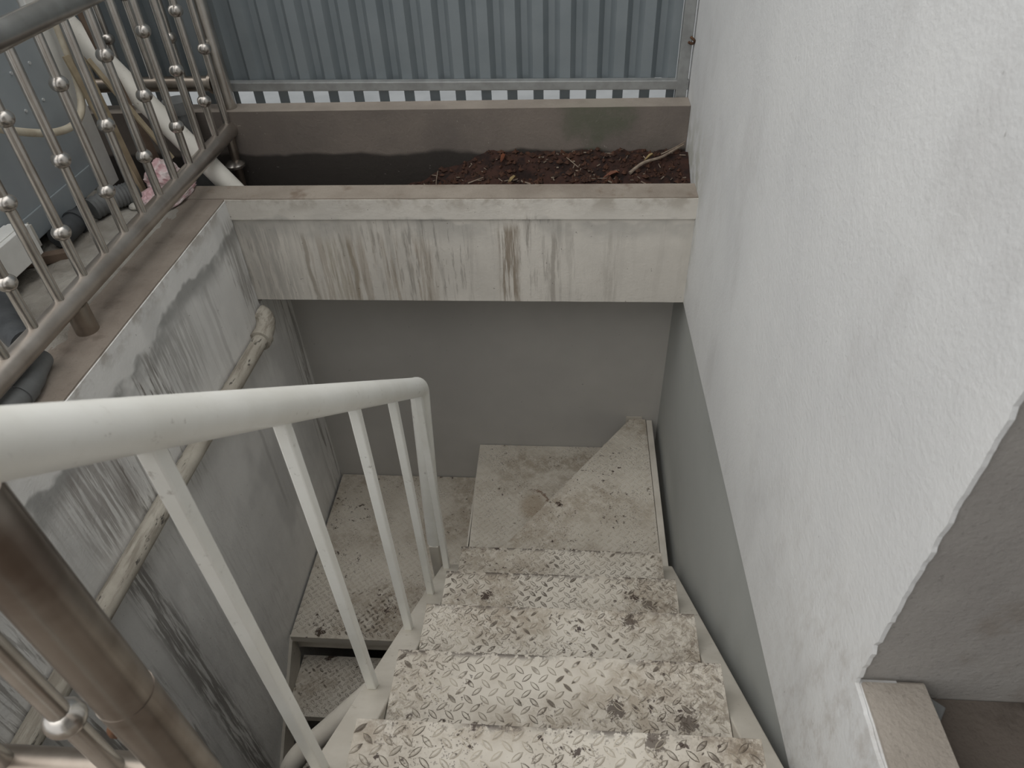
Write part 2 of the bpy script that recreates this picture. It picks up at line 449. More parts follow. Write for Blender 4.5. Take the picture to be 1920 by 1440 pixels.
# jamb face and room to the right of the doorway
mb = MB(); mb.box((XR+.004, .482, -.06), (2.2, .487, 2.4)); 
struct('wall_doorway', mb, M['jamb'], 'shaded grey wall face right of the broken plaster edge', 'wall')
mb = MB(); mb.box((.475, -2.4, -.02), (2.2, .481, .028))
struct('floor_room', mb, M['roomfloor'], 'dirty brown floor at lower right corner', 'floor')
mb = MB()
n = 26; top = [(XR+.0065+rnd.uniform(0, .004), -.9+i*(1.375/n)) for i in range(n+1)]
poly = top + [(.472+rnd.uniform(-.002, .003), -.9+i*(1.375/n)) for i in range(n, -1, -1)]
mb.prism(list(reversed(poly)), .0705, .0775, 'z')
mb.box((.44, -.9, -.02), (.4735, .4805, .0705))
struct('trim_1', mb, M['curb2'], 'worn concrete sill strip at the foot of the doorway', 'sill')
# left wall with ledge
mb = MB(); mb.box((-1.21, -.9, -2.6), (XL, 2.0, -.003))
mb.box((-1.21, 2.0, -2.6), (XL-.002, 2.5, -.4))
struct('wall_left', mb, M['left'], 'stained white wall along the left of the stairwell', 'wall')
mb = MB()
n = 60; e = [(XL-.0035+.003*mnoise.noise(Vector((i*.35, 1, 1))), -.9+i*(2.9/n)) for i in range(n+1)]
mb.prism(e + [(-1.212, 2.0), (-1.212, -.9)], -.0028, .0015, 'z')
struct('trim_2', mb, M['ledge'], 'brown concrete ledge top under the stainless railing', 'ledge')
# beam across the back
mb = MB()
def face_line(y0, z): return [(XL-.002+i*(XR-XL+.01)/40, y0+.0012*mnoise.noise(Vector((i*.6, z*20, 5)))) for i in range(41)]
mb.prism(face_line(YB+.004, .2) + [(XR+.005, 2.09), (XL-.06, 2.09)], -.378, -.068, 'z')
mb.prism(face_line(YB-.004, .6) + [(XR+.005, 2.09), (XL-.06, 2.09)], -.067, .0005, 'z')
struct('wall_back_beam', mb, M['beam'], 'rain-streaked white beam spanning the back of the stairwell', 'wall')
mb = MB()
fl = [(x, y+.0025+.002*mnoise.noise(Vector((x*40, 2, 2)))) for x, y in face_line(YB-.004, .9)[1:-1]]
mb.prism([(-1.212, 2.0005), (-1.08, 2.0005)] + [p for p in fl if p[0] > XL+.002] + [(XR-.0005, YB), (XR-.0005, 2.09), (-1.212, 2.09)], .0008, .0042, 'z')
mb.prism([(-1.2115, 2.0005), (-1.136, 2.0005), (-1.136, 2.09), (-1.2115, 2.09)], -.3, .0007, 'z')
struct('trim_3', mb, M['cap'], 'brown concrete cap running along top of the back beam', 'ledge')
mb = MB(); mb.box((XL-.1, YW, -2.6), (.62, 2.45, -.20)); mb.box((XL-.1, 2.091, -.378), (.39, 2.26, -.24))
struct('wall_back_lower', mb, M['grey'], 'plain grey wall recessed below the back beam', 'wall')
mb = MB(); mb.box((-2.6, 2.338, -.36), (XR-.001, 2.415, .151))
struct('wall_planter_back', mb, M['backcurb'], 'damp brown concrete upstand behind the soil strip', 'wall')
mb = MB(); mb.box((-2.4, -.9, -.30), (-1.213, 2.088, -.03))
struct('floor_terrace_slab', mb, M['terrace'], 'concrete slab under the terrace at left', 'floor')
# rough screed on the terrace
mb = MB(); nx, ny = 110, 150
for j in range(ny+1):
    for i in range(nx+1):
        x = -2.4+1.235*(1-(1-i/nx)**1.6); y = .2+j*(1.885/ny)
        h = .012*mnoise.fractal(Vector((x*5, y*5, 0)), 1.0, 2.0, 5) + .007*mnoise.fractal(Vector((x*22, y*22, 4)), .8, 2.1, 4)
        e_ = min(max((x+1.235)/.06, 0), 1)
        mb.v.append((x, y, .002 + h - .012*e_))
for j in range(ny):
    for i in range(nx):
        a = j*(nx+1)+i; mb.face([a, a+1, a+nx+2, a+nx+1])
struct('floor_terrace', mb, M['terrace'], 'rough cement screed floor of the terrace behind the railing', 'floor', smooth=True)
# stair-head slab the photographer stands on, lower floor, outside ground, added unseen house shell that blocks sky light
mb = MB(); mb.box((-1.074, -.9, -.16), (XR-.001, .235, 0.0))
struct('floor_landing', mb, M['ledge'], 'concrete stair-head floor at the bottom of the view', 'floor')
mb = MB(); mb.box((-1.2, -.9, -2.75), (.6, 2.5, -2.6))
struct('floor_lower', mb, M['roomfloor'], 'dark floor at the foot of the stairwell', 'floor')
mb = MB(); mb.box((-1.074, -1.0, -2.6), (XR, -.9, -.16))
struct('wall_front_lower', mb, M['grey'], 'grey wall under the stair head', 'wall')
mb = MB(); mb.box((-14, 2.48, -.45), (14, 24, -.35)); mb.box((-14, -9, -.45), (-2.4, 2.48, -.35))
struct('ground_outside', mb, M['outside'], 'pale paving beyond the corrugated fence', 'ground')
mb = MB(); mb.box((.39, -3.2, 2.4), (2.4, .49, 2.55)); 
struct('ceiling_blocker', mb, M['ceilp'], 'unseen slab added over the room to block sky light', 'ceiling_blocker')  # out of view, added to keep sky light off the doorway face
mb = MB(); mb.box((.39, -3.3, -.2), (2.4, -3.2, 2.4))
struct('wall_front_blocker', mb, M['ceilp'], 'unseen rear wall added to block light into the room', 'wall')
mb = MB(); mb.box((2.2, -3.2, -.2), (2.35, .487, 2.4))
struct('wall_side_blocker', mb, M['ceilp'], 'unseen side wall added to keep the doorway room dark', 'wall')

# ------------------------------------------------------------------ soil strip
def soil_h(x, y):
    t = min(max((x+.75)/.55, 0), 1); t = t*t*(3-2*t)
    h = -.155 + t*.115
    h += t*(.045*((y-2.09)/.25))
    h += (.006+.020*t)*mnoise.fractal(Vector((x*9, y*9, 2)), .9, 2.1, 5)
    h -= .05*math.exp(-(((x+.15)/.05)**2+((y-2.22)/.04)**2))*t
    return h
mb = MB(); nx, ny = 260, 34
for j in range(ny+1):
    for i in range(nx+1):
        x = -2.4+i*(2.7855/nx); y = 2.0905+j*(.247/ny)
        mb.v.append((x, y, soil_h(x, y)))
for j in range(ny):
    for i in range(nx):
        a = j*(nx+1)+i; mb.face([a, a+1, a+nx+2, a+nx+1])
so = obj('soil_bed', mb, M['soil'], smooth=True); so['kind'] = 'stuff'
tag(so, 'dark red-brown soil lying in the strip behind the beam', 'soil')
mb = MB(); rnd = random.Random(11)
for k in range(1500):
    x = rnd.uniform(-.75, .37) if rnd.random() < .85 else rnd.uniform(-1.3, -.7)
    y = rnd.uniform(2.10, 2.33); r = rnd.choice([.003, .004, .006, .009, .012])*rnd.uniform(.7, 1.1)
    c = Vector((x, y, soil_h(x, y)+r*.3)); n = len(mb.v)
    for d in ((1,0,0),(0,1,0),(-1,0,0),(0,-1,0),(0,0,1),(0,0,-1)):
        mb.v.append(tuple(c+Vector(d)*r*rnd.uniform(.6, 1.2)+Vector((rnd.uniform(-.3,.3), rnd.uniform(-.3,.3), 0))*r))
    for q in ((0,1,4),(1,2,4),(2,3,4),(3,0,4),(1,0,5),(2,1,5),(3,2,5),(0,3,5)): mb.face([n+i for i in q])
so = obj('soil_clods', mb, M['clod']); so['kind'] = 'stuff'
tag(so, 'loose crumbs of earth scattered over the soil strip', 'soil')

mb = MB(); rnd = random.Random(21)
for k in range(150):
    x = rnd.uniform(-.75, .37); y = rnd.uniform(2.10, 2.33); L = rnd.uniform(.006, .022); wd = rnd.uniform(.0012, .004); a_ = rnd.uniform(0, 3.14)
    c = Vector((x, y, soil_h(x, y)+.006)); u = Vector((math.cos(a_), math.sin(a_), rnd.uniform(-.3, .3)))*L*.5; v = Vector((-math.sin(a_), math.cos(a_), 0))*wd*.5; h = Vector((0, 0, wd*.4))
    mb.hexa([c-u-v-h, c+u-v-h, c+u+v-h, c-u+v-h, c-u-v*.5+h, c+u-v*.5+h, c+u+v*.5+h, c-u+v*.5+h])
so = obj('dry_litter', mb, M['twig']); so['kind'] = 'stuff'
tag(so, 'fine dry plant litter strewn over the red-brown soil', 'litter')
twigs = [([(.195,2.20),(.24,2.235),(.30,2.262),(.375,2.325)], .0055, 'thick pale branch lying across the soil by the right wall', .028),
         ([(.30,2.285),(.345,2.305),(.379,2.33)], .0022, 'thin straight pale twig leaning into the corner by the right wall', .05),
         ([(-.70,2.20),(-.66,2.155),(-.60,2.115)], .0016, 'pale forked twig on the wet soil near the beam cap', .02),
         ([(-.455,2.33),(-.45,2.25),(-.425,2.14)], .0014, 'long thin dry stem standing left of the soil heap', .03),
         ([(-.03,2.325),(.0,2.28),(.03,2.23)], .0020, 'crooked brown twig in the middle of the soil heap', .02),
         ([(-.33,2.18),(-.28,2.19)], .0022, 'short pale stick left of the hollow in the soil', .012),
         ([(.02,2.15),(.08,2.16),(.12,2.15)], .0015, 'thin bent twig lying close to the beam cap', .012),
         ([(-1.02,2.13),(-1.0,2.15),(-.96,2.16)], .0014, 'small curled pale stem beside the leaning white pipe', .09)]
for pts, r, lab, dz in twigs:
    P = bez([(x, y, soil_h(x, y)+r+dz*(.25+.75*k/(len(pts)-1))*.6) for k, (x, y) in enumerate(pts)], 6)
    o = obj('twig', MB().tube(P, [r*(1.1-.5*i/len(P)) for i in range(len(P))], 7), M['twig'], smooth=True)
    tag(o, lab, 'twig', 'twigs on the soil strip')
def leaf(x, y, ang, L, W_, mat, lab):
    mb = MB(); z0 = soil_h(x, y)+.012
    ca, sa = math.cos(ang), math.sin(ang)
    prof = [(-.5, 0), (-.3, .32), (0, .5), (.3, .34), (.5, 0)]
    rows = []
    for u, wv in prof:
        row = []
        for s in (-1, 0, 1):
            lx, ly = u*L, s*wv*W_
            row.append((x+lx*ca-ly*sa, y+lx*sa+ly*ca, z0+.010*abs(s)*wv*2 + .008*math.sin(u*4)))
        rows.append(row)
    for dz in (0, -.0008):
        for row in rows: mb.v += [(a, b, c+dz) for a, b, c in row]
    for i in range(4):
        for s in range(2):
            a = i*3+s
            mb.face([a, a+3, a+4, a+1]); mb.face([15+a, 15+a+1, 15+a+4, 15+a+3])
    tag(obj('dead_leaf', mb, mat, smooth=True), lab, 'leaf', 'dead leaves on the soil strip')
leaf(.135, 2.20, .15, .055, .022, M['leaf'], 'reddish brown dead leaf lying right of the soil hollow')
leaf(-.185, 2.17, .75, .042, .014, M['leaf2'], 'yellowish curled dead leaf close to the beam cap')
leaf(.26, 2.27, .3, .035, .012, M['leaf2'], 'small pale dead leaf above the thick branch')
leaf(-.22, 2.27, 1.2, .035, .014, M['leaf'], 'brown curled leaf at the left of the soil hollow')

# ------------------------------------------------------------------ corrugated fence
fence = thing('corrugated_fence', (-.6, 2.435, -.35), 'blue-grey corrugated steel sheet fence on a thin frame behind the soil strip', 'fence')
def sheet(x0, x1, dy):
    mb = MB(); pts = []; x = x0; ph = [(.034, 0), (.017, 1), (.020, 1), (.017, 0)]; k = 0
    pts.append((x, 0, 0))
    while x < x1:
        wd, lev = ph[k % 4]; x += wd; pts.append((min(x, x1), lev if k % 4 != 0 else 0, k)); k += 1
    yv = [2.453+dy, 2.476+dy]
    ys = []
    for i, (px, lev, kk) in enumerate(pts): ys.append(yv[lev])
    for i in range(len(pts)-1):
        seg = i % 4
        zb = .118 if seg == 0 else .196
        a, b = pts[i], pts[i+1]
        n = len(mb.v)
        th = .0007
        ya, yb_ = ys[i], ys[i+1]
        mb.v += [(a[0], ya, zb), (b[0], yb_, zb), (b[0], yb_, 2.3), (a[0], ya, 2.3),
                 (a[0], ya+th, zb), (b[0], yb_+th, zb), (b[0], yb_+th, 2.3), (a[0], ya+th, 2.3)]
        for q in ((0,1,2,3),(5,4,7,6),(0,4,5,1),(3,2,6,7)): mb.face([n+v for v in q])
        if i == 0: mb.face([n, n+3, n+7, n+4])
        if i == len(pts)-2: mb.face([n+1, n+5, n+6, n+2])
    return mb
def levelfix():
    pass
obj('corrugated_sheet', sheet(-2.5, -.50, 0), M['fence'], fence)
obj('corrugated_sheet', sheet(-.564, .343, -.0018), M['fence'], fence)
mb = MB()
def rail_z(x): return .188+.0105*(.386-x)
x0, x1 = -2.5, .384
mb.hexa([(x0,2.420,rail_z(x0)-.015),(x1,2.420,rail_z(x1)-.015),(x1,2.449,rail_z(x1)-.015),(x0,2.449,rail_z(x0)-.015),
         (x0,2.420,rail_z(x0)+.015),(x1,2.420,rail_z(x1)+.015),(x1,2.449,rail_z(x1)+.015),(x0,2.449,rail_z(x0)+.015)])
obj('bottom_rail', mb, M['frame'], fence, bevel=.003)
obj('side_post', MB().box((.344, 2.4195, -.35), (.379, 2.4515, 2.3)), M['frame'], fence, bevel=.003)
obj('side_post', MB().box((-2.5, 2.42, -.35), (-2.46, 2.452, 2.3)), M['frame'], fence, bevel=.003)
mb = MB().tube(bez([(.372,2.415,.335),(.380,2.405,.33),(.3845,2.412,.322),(.378,2.418,.315),(.366,2.416,.32)], 6), .004, 8)
obj('wire_tie', mb, M['rust'], fence, smooth=True)

# ------------------------------------------------------------------ stainless railings
def ball_positions(odd): return (.355,) if odd else (.228, .490)
bal_mesh = MB().tube([(0, 0, .105), (0, 0, .602)], .0115, 14).mesh('baluster', M['steel'], True)
ball_mesh = MB().ball((0, 0, 0), .0212, 20, 12, .9).mesh('ball', M['steel'], True)
TOPZ = .622
def add_baluster(root, x, y, odd, z0=0.0):
    b = link('baluster', bal_mesh, root, (x, y, z0))
    for zb in ball_positions(odd):
        bl = bpy.data.objects.new('ball', ball_mesh); COL.objects.link(bl)
        bl.parent = b; bl.location = (0, 0, zb)
X1 = -1.158
rl = thing('stainless_railing', (X1, 1.316, 0), 'stainless steel railing with ball balusters on the left ledge', 'railing')
obj('bottom_rail', MB().tube([(X1, -.35, .085), (X1, 2.362, .092)], .027, 24), M['railsteel'], rl, smooth=True)
obj('top_rail', MB().tube([(X1, -.35, TOPZ), (X1, 2.385, TOPZ)], .028, 24), M['steel'], rl, smooth=True)
obj('end_post', MB().tube([(X1, 2.378, .151), (X1, 2.378, .96)], .027, 24), M['steel'], rl, smooth=True)
for y in (1.316, .15):
    obj('stub_post', MB().tube([(X1, y, 0), (X1, y, .075)], .027, 20), M['dullsteel'], rl, smooth=True)
ft = obj('foot', MB().tube([(X1, 2.30, soil_h(X1, 2.30)-.01), (X1, 2.32, .08)], .015, 16), M['dullsteel'], rl, smooth=True)
obj('flange', MB().tube([(X1, 2.298, -.022), (X1, 2.298, -.014)], .034, 24).tube([(X1, 2.298, -.014), (X1, 2.298, -.004)], [.034, .020], 24), M['steel'], ft, smooth=True)
for k in range(22):
    y = 2.328 - .1047*k
    if y < -.2: break
    add_baluster(rl, X1, y, k % 2 == 0 if False else (k % 2 == 0))
# railing returning to the left behind it
YR = 2.378
rr = thing('stainless_railing', (-1.45, YR, .151), 'dull railing panel running left from the end post in front of the fence', 'railing')
obj('bottom_rail', MB().tube([(-1.186, YR, .232), (-2.3, YR, .232)], .024, 20), M['dullsteel'], rr, smooth=True)
obj('top_rail', MB().tube([(-1.186, YR, .77), (-2.3, YR, .77)], .027, 20), M['dullsteel'], rr, smooth=True)
for x in (-1.62, -2.2):
    obj('stub_post', MB().tube([(x, YR, .151), (x, YR, .225)], .022, 18), M['dullsteel'], rr, smooth=True)
obj('socket', MB().tube([(-1.186, YR, .232), (-1.196, YR, .232)], .033, 22), M['dullsteel'], rr, smooth=True)
for k in range(8): add_baluster(rr, -1.285-.1047*k, YR, k % 2 == 1, .148)
# railing beside the stair head, next to the camera
PX, PY = -.418, .294
rn = thing('stainless_railing', (PX, .20, 0), 'blurred weathered steel post and railing end at lower left next to the stair head', 'railing')
ps = obj('end_post', MB().tube([(PX, PY, -.06), (PX, PY, .34)], .0275, 28).tube([(PX, PY, .34), (PX, PY, .632)], .0268, 28), M['poststeel'], rn, smooth=True)
obj('weld_bead', MB().ball((PX-.026, PY-.012, .285), .008, 10, 6, 1.3), M['rust'], ps, smooth=True)
obj('fixing_plate', MB().box((PX-.045, .2355, -.055), (PX+.012, .268, -.01)), M['dullsteel'], rn, bevel=.003)
obj('bottom_rail', MB().tube([(PX-.02, PY, .125), (-1.13, PY, .125)], .027, 24), M['dullsteel'], rn, smooth=True)
obj('top_rail', MB().tube([(PX-.01, PY, .605), (-1.13, PY, .605)], .027, 24), M['dullsteel'], rn, smooth=True)
for k in range(5):
    x = PX-.090-.135*k
    b = link('baluster', bal_mesh, rn, (x, PY, .02))
    for zb in ((.257,) if k % 2 == 0 else (.36,)):
        bl = bpy.data.objects.new('ball', ball_mesh); COL.objects.link(bl); bl.parent = b; bl.location = (0, 0, zb)

# ------------------------------------------------------------------ staircase
st = thing('steel_staircase', (0, 1.2, -2.6), 'cream painted steel staircase with checker-plate treads turning left at the bottom', 'staircase')
G, H, Y0, Z0 = .227, .193, 1.417, -.960
TX0, TX1 = -.338, .320
def inside(p, poly):
    c = False; j = len(poly)-1
    for i in range(len(poly)):
        (xi, yi), (xj, yj) = poly[i], poly[j]
        if (yi > p[1]) != (yj > p[1]) and p[0] < (xj-xi)*(p[1]-yi)/(yj-yi)+xi: c = not c
        j = i
    return c
def lozenges(poly, z, pitch=.0325, L=.0240, W_=.0068, ang=42):
    mb = MB(); xs = [p[0] for p in poly]; ys = [p[1] for p in poly]
    row = 0; y = min(ys)+.008
    while y < max(ys):
        x = min(xs)+.010 + (pitch/2 if row % 2 else 0)
        while x < max(xs):
            a = math.radians(ang if row % 2 == 0 else 180-ang)
            ca, sa = math.cos(a), math.sin(a)
            def T(u, v, h): return (x+u*ca-v*sa, y+u*sa+v*ca, z+h)
            ends = [T(L*.5, 0, 0), T(-L*.5, 0, 0), T(0, W_*.5, 0), T(0, -W_*.5, 0)]
            if all(inside(e[:2], poly) for e in ends):
                n = len(mb.v)
                ring = [(.5, 0), (.25, .40), (0, .5), (-.25, .40), (-.5, 0), (-.25, -.40), (0, -.5), (.25, -.40)]
                mb.v += [T(u*L*1.10, v*W_*1.42, .0002) for u, v in ring]
                mb.v += [T(u*L, v*W_, .0005) for u, v in ring]
                mb.v += [T(u*L*.72, v*W_*.5, .0019) for u, v in ring]
                for i in range(8):
                    k = (i+1) % 8
                    mb.face([n+i, n+k, n+8+k, n+8+i], 1)
                    mb.face([n+8+i, n+8+k, n+16+k, n+16+i], 0)
                mb.face([n+16+i for i in range(8)], 0)
            x += pitch
        y += pitch*.5; row += 1
    return mb
def tread(name, poly, z, lip=None, side=None):
    """poly ccw; lip = (x0, x1, y, direction) folded edge under the nosing"""
    mb = MB(); mb.prism(poly, z-.005, z, 'z')
    o = obj(name, mb, M['tread'], st, bevel=.0012)
    if lip:
        x0, x1, y, d = lip
        obj('nosing_lip', MB().box((x0, min(y, y-d*.004), z-.036), (x1, max(y, y-d*.004), z-.0052)), M['stringer'], o)
    q = obj('raised_lozenges', lozenges(poly, z), [M['worn'], M['grime']], o)
    q['kind'] = 'stuff'
    return o
for i in range(0, 5):
    y, z = Y0-G*i, Z0+H*i
    tread('tread', [(TX0, y-.252), (TX1, y-.252), (TX1, y), (TX0, y)], z, (TX0, TX1, y, 1))
ZT, ZW, ZL = -1.153, -1.333, -1.558
tread('winder_tread', [(-.33, 1.30), (.346, 1.30), (.344, 2.246), (.278, 2.246), (-.33, 1.408)], ZT)
tread('winder_tread', [(-.365, 1.36), (.335, 1.36), (.335, 2.247), (-.385, 2.247)], ZW)
tread('landing', [(-1.066, 1.395), (-.345, 1.395), (-.345, 2.246), (-1.066, 2.246)], ZL, (-1.066, -.345, 1.395, -1))
for j in range(4):
    y = 1.172-.222*j; z = -1.748-.190*j
    tread('tread', [(-1.062, y), (-.43, y), (-.43, y+.25), (-1.062, y+.25)], z, (-1.062, -.43, y, -1))
# stringers: slope with the flight, top edge 0.095 under the nosing line
def nose(y): return Z0+(Y0-y)*H/G
def stringer(xa, xb, ya, yb, drop, hgt):
    pts = []
    for dz in (-hgt, 0):
        for x, y in ((xa, ya), (xb, ya), (xb, yb), (xa, yb)):
            pts.append((x, y, nose(y)-drop+dz))
    return MB().hexa(pts)
obj('stringer', stringer(-.406, -.3395, .240, 1.40, .093, .15), M['stringer'], st, bevel=.003)
obj('stringer', stringer(.3215, .372, .240, 1.455, .093, .15), M['stringer'], st, bevel=.003)
# triangular stays that carry the front of each tread
for i in range(0, 5):
    y, z = Y0-G*i, Z0+H*i
    for xa in (TX0+.006, TX1-.012):
        obj('stay', MB().prism([(y-.012, z-.0055), (y-.11, z-.0055), (y-.11, z-.07), (y-.05, z-.10), (y-.012, z-.10)][::-1], xa, xa+.006, 'x'), M['stringer'], st)
# beams that carry the winders and landing
obj('winder_beam', MB().box((.3475, 1.44, ZT-.09), (.372, 2.246, ZT-.004)), M['stringer'], st, bevel=.002)
obj('winder_beam', MB().box((-.36, 1.402, ZW-.08), (.33, 1.43, ZW-.0055)), M['stringer'], st)
obj('winder_riser', MB().prism([(-.382, 1.40), (-.376, 1.40), (-.379, 2.245), (-.385, 2.245)], ZL+.002, ZW-.0055, 'z'), M['stringer'], st)
obj('landing_beam', MB().box((-1.066, 1.42, ZL-.12), (-.41, 1.47, ZL-.0055)), M['stringer'], st)
obj('wall_cleat', MB().box((.262, 2.2465, ZT-.05), (.33, 2.2495, ZT+.012)), M['stringer'], st)
def lower_stringer(xa, xb):
    pts = []
    for dz in (-.14, 0):
        for x, y, z in ((xa, .30, -2.46), (xb, .30, -2.46), (xb, 1.41, -1.57), (xa, 1.41, -1.57)):
            pts.append((x, y, z+dz))
    return MB().hexa(pts)
obj('stringer', lower_stringer(-1.0745, -1.0625), M['stringer'], st)
obj('stringer', lower_stringer(-.4285, -.385), M['stringer'], st)
obj('newel_post', MB().box((-.440, 1.385, -2.6), (-.408, 1.440, -.925)), M['stringer'], st, bevel=.003)
# handrail of the upper flight: round tube bending down at its lower end
def hz(y): return .925-.832*y
path = [(-.385, y, hz(y)) for y in (.02, .2, .5, .9, 1.2, 1.335)]
path = [Vector(p) for p in path]
bend = bez([(-.385, 1.335, hz(1.335)), (-.3855, 1.372, hz(1.372)+.001), (-.388, 1.394, hz(1.394)-.012), (-.391, 1.402, hz(1.40)-.045), (-.394, 1.405, hz(1.40)-.09)], 7)
head = [Vector((-.385, .075, .001)), Vector((-.385, .075, .60))] + bez([(-.385, .075, .76), (-.385, .080, .81), (-.385, .098, .835), (-.385, .13, hz(.13)-.002), (-.385, .17, hz(.17))], 6)
tail = [Vector((-.412, 1.408, -.70)), Vector((-.423, 1.412, -.926))]
hr = obj('handrail', MB().tube(head + path[1:-1] + bend + tail, .0262, 26), M['rail'], st, smooth=True)
for y in (.437, .673, .930, 1.152, 1.366):
    mb = MB()
    zt = hz(y)-.026; zb = nose(y)-.094
    a = .0098
    mb.hexa([(-.385-a, y-a, nose(y-a)-.094), (-.385+a, y-a, nose(y-a)-.094), (-.385+a, y+a, nose(y+a)-.094), (-.385-a, y+a, nose(y+a)-.094),
             (-.385-a, y-a, hz(y-a)-.024), (-.385+a, y-a, hz(y-a)-.024), (-.385+a, y+a, hz(y+a)-.024), (-.385-a, y+a, hz(y+a)-.024)])
    obj('baluster', mb, M['rail'], hr, bevel=.0025)
# handrail of the lower flight, seen under the upper stringer
lo = obj('lower_handrail', MB().tube(bez([(-.43, .822, -.685), (-.50, .773, -.727), (-.57, .727, -.773), (-.635, .685, -.815), (-.665, .66, -.86), (-.67, .64, -.93), (-.67, .62, -1.1), (-.67, .62, -1.62), (-.67, .62, -2.13)], 6), .026, 20), M['stringer'], st, smooth=True)

# ------------------------------------------------------------------ drain pipe on the left wall
dp = thing('drain_pipe', (-1.047, 1.2, -.45), 'grimy white drain pipe fixed along the left stairwell wall', 'pipe')
obj('pipe', MB().tube([(-1.047, -.6, -.405), (-1.047, .6, -.419), (-1.047, 1.25, -.437), (-1.047, 1.905, -.462)], .0265, 24), M['wallpipe'], dp, smooth=True)
eb = obj('elbow', MB().tube(bez([(-1.047, 1.885, -.461), (-1.047, 1.925, -.455), (-1.049, 1.957, -.44), (-1.060, 1.972, -.425), (-1.0745, 1.976, -.418)], 6), .0325, 24), M['wallpipe'], dp, smooth=True)
obj('collar', MB().tube([(-1.047, 1.872, -.4605), (-1.047, 1.900, -.4615)], .0372, 24), M['wallpipe'], eb, smooth=True)

# ------------------------------------------------------------------ leaning white pipe and the clutter on the terrace
a = Vector((-1.075, 2.145, -.09)); b = Vector((-1.585, 2.285, .50))
d = (b-a)
o = obj('leaning_pipe', MB().tube([a-d*.02, a+d*.5, a+d*1.12], .034, 26), M['pvc'], smooth=True)
tag(o, 'speckled off-white plastic pipe leaning diagonally behind the left railing', 'pipe')
o = obj('pipe_stub', MB().tube([(-1.29, 2.292, -.16), (-1.29, 2.292, .20)], .040, 24).tube([(-1.29, 2.292, .17), (-1.29, 2.292, .21)], .0435, 24), M['greypipe'], smooth=True)
tag(o, 'upright grey pipe standing in the dark strip behind the leaning pipe', 'pipe')
# grey enamel cabinet
cb = thing('metal_cabinet', (-1.75, 1.6, 0), 'blue-grey enamelled metal cabinet behind the left railing', 'cabinet')
obj('body', MB().box((-2.1, 1.15, .04), (-1.48, 2.02, 1.25)), M['cabinet'], cb, bevel=.006)
obj('plinth_fold', MB().box((-1.4798, 1.152, .045), (-1.474, 2.018, .115)), M['cabinet'], cb, bevel=.002)
for x in (-1.53, -2.05):
    for y in (1.2, 1.97):
        obj('foot', MB().tube([(x, y, -.004), (x, y, .041)], .02, 12), M['dark'], cb, smooth=True)
scr = MB().tube([(0, 0, 0), (.003, 0, 0)], .0045, 10).mesh('screw', M['dot'], True)
for iy in range(6):
    for iz in range(3):
        link('screw', scr, cb, (-1.48, 1.52+iy*.085+.012*(iz % 2), .335+iz*.095))
o = obj('white_board', MB().box((-1.52, 2.026, .02), (-1.466, 2.104, 1.2)), M['offwhite'], bevel=.003)
tag(o, 'narrow pale board standing upright at the end of the cabinet', 'board')
o = obj('white_box', MB().box((-1.4735, 1.32, .048), (-1.415, 1.60, .135)).box((-1.4735, 1.335, .135), (-1.428, 1.585, .139)), M['offwhite'], bevel=.004)
tag(o, 'small off-white box against the cabinet foot at left edge', 'box')
o = obj('white_bracket', MB().box((-1.4735, 1.648, .035), (-1.462, 1.662, .10)).box((-1.4735, 1.646, .085), (-1.4705, 1.664, .104)), M['pale'], bevel=.001)
tag(o, 'thin pale bracket on the cabinet foot beside the white box', 'bracket')
o = obj('floor_bar', MB().hexa([(-1.60,1.545,.0),(-1.375,1.64,.0),(-1.385,1.665,.0),(-1.61,1.57,.0),(-1.60,1.545,.028),(-1.375,1.64,.028),(-1.385,1.665,.028),(-1.61,1.57,.028)]), M['brownbar'], bevel=.003)
tag(o, 'brown wooden bar lying on the screed in front of the cabinet', 'bar')
# beige hose hanging in a loop, wooden battens
P = bez([(-1.435, 2.10, .95), (-1.438, 2.08, .70), (-1.438, 2.075, .50), (-1.435, 2.06, .36), (-1.430, 2.02, .285), (-1.425, 1.95, .262), (-1.425, 1.86, .275), (-1.43, 1.76, .315), (-1.43, 1.66, .37), (-1.43, 1.58, .45), (-1.43, 1.54, .60), (-1.43, 1.55, .9)], 8)
o = obj('hose_loop', MB().tube(P, .0105, 14), M['hose'], smooth=True)
tag(o, 'yellowed hose hanging in a loop in front of the cabinet', 'hose')
bats = [((-1.410, 2.035, .34), (-1.352, 2.02, .005), .020, 'yellow batten leaning nearest to the pale upright board'),
        ((-1.402, 2.065, .40), (-1.372, 2.062, .004), .024, 'wide yellow-brown batten leaning behind the nearest batten'),
        ((-1.385, 2.115, .33), (-1.268, 2.118, .085), .016, 'thin light batten leaning over the pink bag'),
        ((-1.40, 2.165, .42), (-1.325, 2.16, -.12), .026, 'dark brown batten leaning rearmost behind the hose loop')]
for k, (t0, t1, wd, lab) in enumerate(bats):
    t0, t1 = Vector(t0), Vector(t1); t0 = t0+(t0-t1)*.25
    ax = (t1-t0).normalized(); u = Vector((.25, 1, .1)); u = (u-ax*u.dot(ax)).normalized(); v = ax.cross(u)
    pts = [t1+u*s*wd*.5+v*q*.004 for s, q in ((-1,-1),(1,-1),(1,1),(-1,1))] + [t0+u*s*wd*.5+v*q*.004 for s, q in ((-1,-1),(1,-1),(1,1),(-1,1))]
    o = obj('wooden_batten', MB().hexa(pts), M['batten'] if k != 3 else M['brownbar'], bevel=.001)
    tag(o, lab, 'batten', 'battens leaning by the cabinet')
